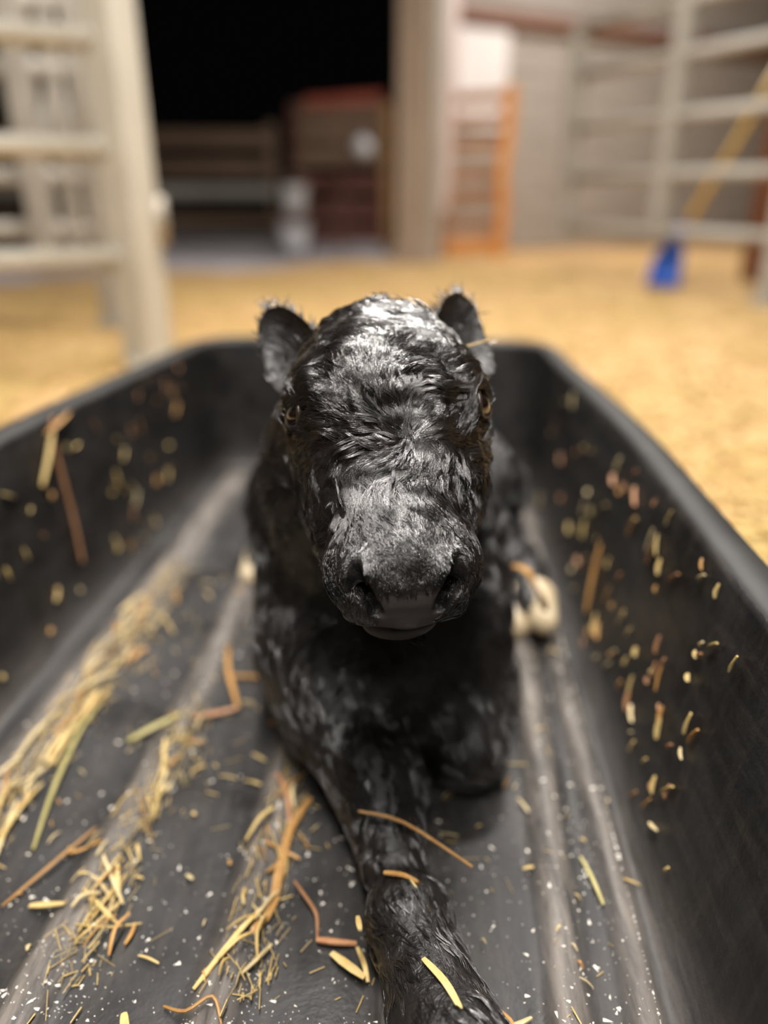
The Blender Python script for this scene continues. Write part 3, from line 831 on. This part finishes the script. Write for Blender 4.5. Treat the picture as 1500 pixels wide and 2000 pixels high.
front_leg = (tc[:, 1] < .52) & (tc[:, 2] < .13)
def strands(name, nl, per, wts, seed, L0, L1, wid, spread, lift, wavy, nseg=5, swirl=.6, ridge=.0008):
    p, n, r = sample(nl, wts, seed)
    f, hw_ = flow_at(p, n)
    q = inhead(p)
    ang = swirl * N1(p) + .45 * swirl * N2(p)
    f = rot(f, n, ang); sd = np.cross(n, f)
    L = L0 + (L1 - L0) * r.random(nl)
    muz = sstep(.085, .125, q[:, 1]) * (np.abs(headd_at(q)) < .02)
    L = L * (1 - .62 * muz)
    lf = lift * (1 + .8 * N4(p)) * (1 - .5 * muz)
    curl = wavy * N2(p * 1.3 + 5)
    S = nl * per
    rep = lambda a: np.repeat(a, per, axis=0)
    P0 = rep(p); Nn = rep(n); Fd = rep(f); Sd = rep(sd); LL = rep(L) * (.75 + .35 * r.random(S)); LF = rep(lf); CU = rep(curl) * (1 - .6 * rep(muz)); MZ = rep(muz)
    ju = (r.random(S) - .5) * 2 * spread; jv = (r.random(S) - .5) * 2 * spread * 1.6
    ph = rep(r.random(nl) * 6.28)
    V = np.zeros((S, nseg, 3, 3), np.float32)
    for i in range(nseg):
        t = i / (nseg - 1)
        conv = 1 - .80 * t                 # lock converges to its tip
        cx = P0 + Fd * (LL * t + jv * (1 - t * .6))[:, None] + Sd * (ju * conv + LL * (CU * t * t + .10 * wavy * np.sin(ph + t * 5)))[:, None]
        hgt = -.0004 + LL * LF * math.sin(t * math.pi * .62) + .0008 * t
        hgt = np.maximum(hgt + ridge * (1 - .65 * MZ) * (N5(cx) + .5), -.0004)
        c = cx + Nn * hgt[:, None]
        fd = field(c); c = c - Nn * np.clip(fd - hgt, -.004, .012)[:, None]
        wdt = wid * (.55 + .45 * math.sin(min(1, t * 2 + .3) * math.pi / 2)) * (1 - t**3 * .92)
        for k in range(3):
            a = 2 * math.pi * k / 3 + math.pi / 2
            V[:, i, k] = c + Sd * (math.cos(a) * wdt) + Nn * (math.sin(a) * wdt * .7)
    base = (np.arange(S) * nseg * 3)[:, None]; Q = []
    for i in range(nseg - 1):
        for k in range(3): Q.append(base + np.array([[i * 3 + k, i * 3 + (k + 1) % 3, (i + 1) * 3 + (k + 1) % 3, (i + 1) * 3 + k]]))
    return V.reshape(-1, 3), np.concatenate(Q)
def headd_at(q): return head_sdf(q)
def field(p):
    """trilinear lookup of the body's distance field."""
    ii = []; ff = []
    for d_, g_ in enumerate((gx, gy, gz)):
        i = np.clip(np.searchsorted(g_, p[:, d_]) - 1, 0, len(g_) - 2); ii.append(i); ff.append(np.clip((p[:, d_] - g_[i]) / (g_[i + 1] - g_[i]), 0, 1))
    out = 0
    for a in (0, 1):
        for b_ in (0, 1):
            for c in (0, 1):
                out = out + Fv[ii[0] + a, ii[1] + b_, ii[2] + c] * (ff[0] if a else 1 - ff[0]) * (ff[1] if b_ else 1 - ff[1]) * (ff[2] if c else 1 - ff[2])
    return out
parts_fur = []
wt = np.where(is_head & ~bald, 1.0, 0.0)
wt *= 1 - .45 * (tq[:, 2] < -.07)
parts_fur.append(strands('fur', 8800, 6, wt, 21, .009, .016, .00036, .0022, .045, .6, 6, .7, .0011))
# looser curls over the brow and nose bridge
brow = np.exp(-((tq[:, 0] - .022) / .030)**2 - ((tq[:, 1] - .035) / .022)**2) + .6 * np.exp(-((tq[:, 0]) / .03)**2 - ((tq[:, 1] + .082) / .012)**2)
parts_fur.append(strands('fur', 520, 9, np.where(is_head & ~bald & (tq[:, 2] > -.05), brow, 0), 22, .013, .022, .00040, .0018, .16, .9, 6, 1.2, .0012))
wl = np.where(front_leg & ~bald, 1.0, 0.0)
parts_fur.append(strands('fur', 1900, 6, wl, 23, .010, .016, .00042, .0024, .06, .35, 4, .35))
wb = np.where(~is_head & ~front_leg & ~bald, 1.0, 0.0) * np.where(tc[:, 1] < .75, 1.0, .6)
parts_fur.append(strands('fur', 3600, 5, wb, 24, .014, .024, .0007, .0042, .08, .5, 4, .5))
off = 0; VV = []; QQ = []
for v_, q_ in parts_fur: VV.append(v_); QQ.append(q_ + off); off += len(v_)
fur = under(np_mesh('fur', np.concatenate(VV), np.concatenate(QQ), MAT['fur']), calf); fur['kind'] = 'stuff'; fur['label'] = 'wet black hair in clumped locks'
# ear hair
r_ = np.random.default_rng(5)
for o_, EV, (ax, fc, sd, L) in EARS:
    VV = []; QQ = []; off = 0
    half = EV[len(EV) // 2:]; idx_ = r_.integers(0, len(half), 520)
    for i in idx_:
        p_ = half[i] + r_.normal(size=3) * .0012; g_ = ax + r_.normal(size=3) * .35 - fc * .25; g_ /= np.linalg.norm(g_); l_ = .008 + .006 * r_.random()
        s_ = np.cross(g_, fc); s_ /= np.linalg.norm(s_) + 1e-9; u_ = np.cross(s_, g_)
        for t, w_ in ((0, .0004), (.5, .0005), (1, .0001)):
            c = p_ + g_ * l_ * t - fc * .002 * t
            for a in (0, 2.094, 4.189): VV.append(c + s_ * math.cos(a) * w_ + u_ * math.sin(a) * w_)
        for s0 in (0, 3):
            for k in range(3): QQ.append((off + s0 + k, off + s0 + (k + 1) % 3, off + s0 + 3 + (k + 1) % 3, off + s0 + 3 + k))
        off += 9
    ef = np_mesh('ear_hair', np.array(VV), np.array(QQ), MAT['fur'], o_); ef['kind'] = 'stuff'

# ------------------------------------------------------------------ straw and hay in the sled
def blade_data(pts, wd, th, twist=0.0, taper_=.4, lift_=0):
    """flat straw blade through pts: rectangular section, real thickness."""
    pts = [Vector(p) for p in pts]; n = len(pts); V = []; Fc = []
    for i, p in enumerate(pts):
        t = (pts[min(i + 1, n - 1)] - pts[max(i - 1, 0)]).normalized()
        sd_ = t.cross(Vector((0, 0, 1)))
        if sd_.length < .05: sd_ = Vector((1, 0, 0))
        sd_.normalize(); u = sd_.cross(t)
        a = twist * (i / (n - 1)); sd2 = sd_ * math.cos(a) + u * math.sin(a); u2 = u * math.cos(a) - sd_ * math.sin(a)
        k = i / (n - 1); w_ = wd * (1 - taper_ * abs(2 * k - 1)**2)
        for sx, sy in ((-1, -.6), (0, -1.2), (1, -.6), (1, .6), (0, 1.2), (-1, .6)): V.append(p + sd2 * (sx * w_) + u2 * (sy * th))
    m = 6
    for i in range(n - 1):
        for k in range(m): Fc.append((i * m + k, i * m + (k + 1) % m, (i + 1) * m + (k + 1) % m, (i + 1) * m + k))
    Fc.append(tuple(range(m - 1, -1, -1))); Fc.append(tuple(range((n - 1) * m, n * m)))
    return V, Fc
def bezier_pts(pts, sub=4):
    P_ = [Vector(p) for p in pts]
    if len(P_) < 3: return [P_[0].lerp(P_[1], i / 3) for i in range(4)]
    out = []
    for i in range(len(P_) - 1):
        p0 = P_[max(i - 1, 0)]; p1 = P_[i]; p2 = P_[i + 1]; p3 = P_[min(i + 2, len(P_) - 1)]
        for k in range(sub):
            t = k / sub; out.append(.5 * ((2 * p1) + (p2 - p0) * t + (2 * p0 - 5 * p1 + 4 * p2 - p3) * t * t + (3 * p1 - p0 - 3 * p2 + p3) * t**3))
    out.append(P_[-1]); return out
def w2s(x, y):
    q = np.array([x - SO[0], y - SO[1]]); return q @ sa, q @ sr
def on_floor(x, y, up=.003):
    s, t = w2s(x, y); return Vector((x, y, float(floor_z(s, t)) + up))
def stem(pts, wd, mat, label, group=None, name='straw', floor_=True, th=.0007, twist=.4, up=.003, cat='straw'):
    P_ = [on_floor(p[0], p[1], up + (p[2] if len(p) > 2 else 0)) for p in pts] if floor_ else [Vector(p) for p in pts]
    V, Fc = blade_data(bezier_pts(P_), wd, th, twist)
    c = sum((Vector(v) for v in V), Vector()) / len(V)
    o = mesh_obj(name, [Vector(v) - c for v in V], Fc, MAT[mat], None, False); o.location = c
    tag(o, label, cat, group); return o
# the singular stems the photo shows
stem([(-.019, .421, .092), (.015, .413, .089), (.063, .387, .074)], .0012, 'straw_orange', 'thin orange straw lying across the outstretched leg', floor_=False, th=.0009)
stem([(-.099, .533), (-.086, .505, .004), (-.079, .470, .002)], .0021, 'straw_brown', 'brown forked stem at the top of the straw heap left of the leg')
stem([(-.066, .508), (-.079, .470, .004), (-.083, .430, .004), (-.088, .390), (-.123, .341)], .0036, 'straw_orange', 'long broad orange straw running down beside the outstretched leg', th=.0012)
stem([(-.092, .395), (-.105, .366, .004), (-.128, .333)], .0017, 'straw_yellow', 'slender yellow straw under the long broad orange one')
stem([(-.070, .419, .005), (-.058, .402, .004), (-.050, .388, .003), (-.048, .370)], .0012, 'straw_brown', 'brown bent twig left of the knee', th=.0011)
stem([(-.048, .369, .001), (-.036, .366, .003), (-.020, .367)], .0026, 'straw_brown', 'shrivelled brown leaf at the end of the bent twig', th=.0014, name='dry_leaf', cat='leaf')
stem([(-.037, .358, .002), (-.013, .337, .008)], .0032, 'straw_yellow', 'flat yellow straw leaning on the left of the knee', th=.0005, twist=.1)
stem([(-.019, .364), (-.014, .350, .003), (-.011, .338, .002)], .0018, 'straw_yellow', 'crinkled yellow straw standing between brown leaf and knee')
stem([(-.206, .611), (-.228, .601, .003), (-.253, .584)], .0027, 'straw_green', 'greenish hay stem lying alone on the flat floor at left', th=.0016)
stem([(-.300, .66), (-.302, .60, .004), (-.298, .52, .004), (-.288, .451)], .0019, 'straw_green', 'long greenish hay stem leaving the straw drift at far left', th=.0014)
stem([(-.185, .744), (-.176, .70, .005), (-.164, .665, .003), (-.152, .629, .004)], .0028, 'straw_orange', 'upright orange stem of the bent stalk left of the calf', th=.0018)
stem([(-.152, .629, .004), (-.172, .621, .003), (-.194, .612)], .0026, 'straw_brown', 'lower brown branch of the bent stalk left of the calf', th=.0018)
stem([(-.172, .694, .002), (-.145, .692, .003), (-.116, .690)], .0028, 'straw_orange', 'level orange straw pointing at the calf chest', th=.0016)
stem([(-.118, .613), (-.098, .590, .004), (-.074, .567)], .0022, 'straw_brown', 'brown stem slanting down towards the foreleg', th=.0015)
stem([(-.269, .401), (-.239, .396, .001)], .0029, 'straw_yellow', 'short flat yellow straw near the lower left edge', th=.0007)
stem([(-.245, .475), (-.258, .446, .004), (-.272, .424, .003), (-.290, .401)], .0013, 'straw_orange', 'thin knotted straw at the lower left of the floor')
stem([(-.262, .447), (-.246, .449, .003), (-.232, .455)], .0014, 'straw_orange', 'short straw crossing the thin knotted straw')
stem([(.024, .312, .0825), (.036, .296, .0845), (.044, .279, .0855)], .0024, 'straw_yellow', 'yellow straw stuck on the wet hair below the knee', floor_=False, th=.0004, twist=.2)
stem([(.000, .374, .0835), (.014, .369, .0868), (.026, .366, .0815)], .0022, 'straw_orange', 'brown crumbled straw on top of the knee', floor_=False, th=.001, twist=.8)
stem([(.018, .366, .0862), (.026, .356, .0815), (.030, .347, .079)], .0010, 'straw_yellow', 'thin yellow straw hanging over the right side of the knee', floor_=False)
stem([(-.018, .357, .062), (-.016, .345, .064)], .0020, 'straw_yellow', 'tiny yellow straw on the left flank of the knee', floor_=False)
stem([(.160, .445), (.163, .42, .003), (.166, .40)], .0015, 'straw_green', 'green hay sliver at the foot of the right wall')
stem([(.075, .322), (.082, .309, .006), (.084, .296, .001)], .0022, 'straw_orange', 'orange straw chip right of the leg at the lower edge', th=.0009)
stem([(.066, .309, .003), (.082, .308, .006), (.096, .316, .002)], .0019, 'straw_pale', 'pale straw crossing the orange chip right of the leg', th=.0009)
stem([(-.17, .318), (-.165, .306, .003), (-.158, .300)], .0030, 'straw_yellow', 'curled yellow chip at the bottom left of the floor', th=.0009, twist=1.0)
stem([(-.145, .322), (-.128, .314, .006), (-.112, .322, .004), (-.104, .308)], .0012, 'straw_orange', 'looped orange straw at the bottom of the floor', th=.0008)
# stalk hanging on the left wall
a0, n0_ = wall_pt(.86, -1, .97); pts = []
for s_, h_ in ((.865, .99), (.85, .90), (.845, .70), (.84, .48), (.83, .26)):
    q_, n_ = wall_pt(s_, -1, h_); pts.append(q_ + n_ * .004)
stem(pts, .0022, 'straw_brown', 'long brownish pink stalk hanging down the left sled wall', floor_=False, th=.0018)
for (sa_, ha_, sb_, hb_), lab in zip((((.86, .96, .80, .72)), ((.90, .97, .84, .93))), ('yellow straw branching off the hanging stalk', 'orange straw caught on the left rim')):
    q1, n1 = wall_pt(sa_, -1, ha_); q2, n2 = wall_pt(sb_, -1, hb_)
    stem([q1 + n1 * .004, (q1 + q2) / 2 + n1 * .006, q2 + n2 * .004], .0026, 'straw_yellow' if 'yellow' in lab else 'straw_orange', lab, floor_=False, th=.0014)
q1, n1 = wall_pt(.81, 1, .50); q2, n2 = wall_pt(.79, 1, .18)
stem([q1 + n1 * .003, (q1 + q2) / 2 + n1 * .004, q2 + n2 * .003], .0022, 'straw_orange', 'upright orange straw stuck to the right sled wall', floor_=False, th=.0012)
stem([(.128, .74, .135), (.150, .70, .150), (.166, .69, .125), (.176, .70, .10)], .0052, 'straw_orange', 'broad orange straw blade arching over the hind leg', floor_=False, th=.0016, twist=.3)
stem([(.120, .665, .105), (.126, .655, .075)], .0026, 'straw_orange', 'short orange straw beside the folded foreleg', floor_=False, th=.001)
stem([(.060, .560, .410), (.080, .572, .413)], .0008, 'straw_yellow', 'fine yellow straw sticking out above the right eye', floor_=False, th=.0006)

# straw drifts caught along the floor ribs: separate stems, alike
def drift(n, t0, tw, s0, s1, seed, grp, lab, along=.35, big=1.0, bias=1.0):
    r = random.Random(seed)
    for i in range(n):
        s = s0 + (s1 - s0) * r.random() ** bias; t = t0 + r.gauss(0, tw); L = (.014 + .034 * r.random() ** 1.6) * big
        a = r.gauss(0, along); ds, dt = math.cos(a) * L / 2, math.sin(a) * L / 2
        z = .002 + .009 * r.random() ** 2
        p1 = s2w(s - ds, t - dt); p2 = s2w(s, t + r.gauss(0, .001)); p3 = s2w(s + ds, t + dt)
        stem([(*p1, z * .3), (*p2, z), (*p3, z * .6)], (.0005 + .0012 * r.random() ** 2) * (1 if big < 1.4 else 1.5), r.choice(['straw_yellow', 'straw_yellow', 'straw_pale', 'straw_pale', 'straw_orange']), lab, grp, th=.0006 + .0006 * r.random(), twist=r.uniform(-.8, .8))
drift(64, -.228, .010, .42, .86, 31, 'straws drifted along the far left rib', 'straw caught in the drift along the far left rib of the sled floor', .22, 1.9, 1.1)
drift(44, -.104, .009, .36, .60, 32, 'straws drifted along the second rib', 'straw caught along the second rib left of the outstretched leg', .5, 1.0)
drift(22, .018, .010, .34, .52, 33, 'straws drifted beside the leg', 'small straw lying in the groove beside the long orange straw', .5, .8)
# scattered bits on the flats
def scatter(n, s0, s1, t0, t1, seed, grp, lab):
    r = random.Random(seed)
    for i in range(n):
        s = s0 + (s1 - s0) * r.random() ** 1.4; t = r.uniform(t0, t1); L = .005 + .014 * r.random() ** 2; a = r.random() * 6.28
        ds, dt = math.cos(a) * L / 2, math.sin(a) * L / 2
        p1 = s2w(s - ds, t - dt); p2 = s2w(s, t); p3 = s2w(s + ds, t + dt)
        stem([(*p1, 0), (*p2, .001 + .002 * r.random()), (*p3, .001)], .0005 + .0012 * r.random() ** 2, r.choice(['straw_yellow', 'straw_yellow', 'straw_pale', 'straw_pale', 'straw_orange']), lab, grp, name='straw_bit', th=.0004, twist=r.uniform(-1, 1))
scatter(70, .33, .95, -.24, -.02, 41, 'straw bits on the left floor', 'small straw bit scattered on the ribbed floor left of the calf')
scatter(34, .33, .80, .10, .30, 42, 'straw bits on the right floor', 'small straw bit scattered on the ribbed floor right of the leg')
def wall_bits(n, side, s0, s1, seed, grp, lab):
    r = random.Random(seed)
    for i in range(n):
        s = r.uniform(s0, s1); h = .08 + .86 * r.random(); a = r.gauss(1.57, .6); L = .006 + .020 * r.random() ** 2
        q1, n1 = wall_pt(s - math.cos(a) * L / 2, side, h - math.sin(a) * L * 2); q2, n2 = wall_pt(s + math.cos(a) * L / 2, side, min(.98, h + math.sin(a) * L * 2))
        stem([q1 + n1 * .0028, (q1 + q2) / 2 + n1 * .0035, q2 + n2 * .0028], .0009 + .0014 * r.random(), r.choice(['straw_yellow', 'straw_pale', 'straw_orange', 'straw_brown', 'straw_yellow']), lab, grp, name='straw_bit', floor_=False, th=.0007)
wall_bits(52, -1, .62, 1.25, 51, 'straw bits on the left wall', 'small straw bit stuck to the inside of the left sled wall')
wall_bits(54, 1, .42, 1.20, 52, 'straw bits on the right wall', 'small straw bit stuck to the inside of the right sled wall')

wall_bits(46, 1, .46, .92, 53, 'pale bits on the right wall', 'tiny bit of chaff on the nearer half of the right sled wall')
# fine chaff and crumbs dusting the floor: uncountable
def crumbs(n, seed):
    r = np.random.default_rng(seed)
    s = .31 + .75 * r.random(n) ** 1.7; s = np.where(r.random(n) < .25, r.uniform(-.08, .33, n), s); t = r.uniform(-.285, .285, n)
    m = r.random(n) < .45; t = np.where(m, np.array(RIBS)[r.integers(0, 6, n)] + .018 + r.normal(0, .012, n), t); t = np.clip(t, -.292, .292)
    x, y = s2w(s, t); z = floor_z(s, t) + .0003
    sz = .00028 + .0011 * r.random(n) ** 6
    base = np.array([[1, 0, 0], [-.5, .87, 0], [-.5, -.87, 0], [0, 0, 1.1]])
    ang = r.random(n) * 6.28; c, sn_ = np.cos(ang), np.sin(ang); st = 1 + 2.2 * r.random(n)
    V = np.zeros((n, 4, 3))
    for k in range(4):
        bx, by, bz = base[k]; bx = bx * st
        V[:, k] = np.stack([x + (bx * c - by * sn_) * sz, y + (bx * sn_ + by * c) * sz, z + bz * sz], -1)
    b_ = (np.arange(n) * 4)[:, None]
    Q = np.concatenate([b_ + np.array([[0, 1, 3]]), b_ + np.array([[1, 2, 3]]), b_ + np.array([[2, 0, 3]])])
    o = np_mesh('chaff', V.reshape(-1, 3), Q, MAT['crumb'], smooth=False)
    tag(o, 'pale chaff and crumbs dusting the black sled floor', 'chaff', kind='stuff')
crumbs(4800, 61)
def fibres(n, seed):
    r = np.random.default_rng(seed)
    ch = r.choice(4, n, p=[.60, .18, .10, .12])
    t0 = np.array([-.232, -.106, .016, .0])[ch]; tw = np.array([.011, .011, .011, 1])[ch]
    t = np.where(ch < 3, t0 + r.normal(0, 1, n) * tw, r.uniform(-.28, .28, n)); s = .33 + r.random(n) ** 1.2 * np.array([.62, .30, .26, .5])[ch]; s = np.where(r.random(n) < .18, r.uniform(-.05, .36, n), s)
    a = r.normal(0, .45, n) + np.where(ch == 3, r.random(n) * 6.28, 0); L = .004 + .016 * r.random(n) ** 2; wd = .00022 + .0005 * r.random(n) ** 2
    V = np.zeros((n, 2, 3, 3)); zz = .0006 + np.where(ch < 3, .007, .001) * r.random(n) ** 2
    for k, e_ in enumerate((-.5, .5)):
        ss = s + np.cos(a) * L * e_; tt = np.clip(t + np.sin(a) * L * e_, -.29, .29); x, y = s2w(ss, tt); z = floor_z(ss, tt) + zz + (r.random(n) - .5) * .0025 * (ch < 3)
        z = np.maximum(z, floor_z(ss, tt) + .0003)
        px = np.cos(a) * sr[0] - np.sin(a) * sa[0]; py = np.cos(a) * sr[1] - np.sin(a) * sa[1]
        V[:, k, 0] = np.stack([x - px * wd, y - py * wd, z], -1); V[:, k, 1] = np.stack([x + px * wd, y + py * wd, z], -1); V[:, k, 2] = np.stack([x, y, z + wd * 1.3], -1)
    b_ = (np.arange(n) * 6)[:, None]
    Q = np.concatenate([b_ + np.array([[k, (k + 1) % 3, 3 + (k + 1) % 3, 3 + k]]) for k in range(3)])
    o = np_mesh('hay_fibres', V.reshape(-1, 3), Q, MAT['straw_yellow'], smooth=False)
    tag(o, 'fine broken hay fibres drifted along the sled floor ribs', 'hay', kind='stuff')
fibres(1700, 62)
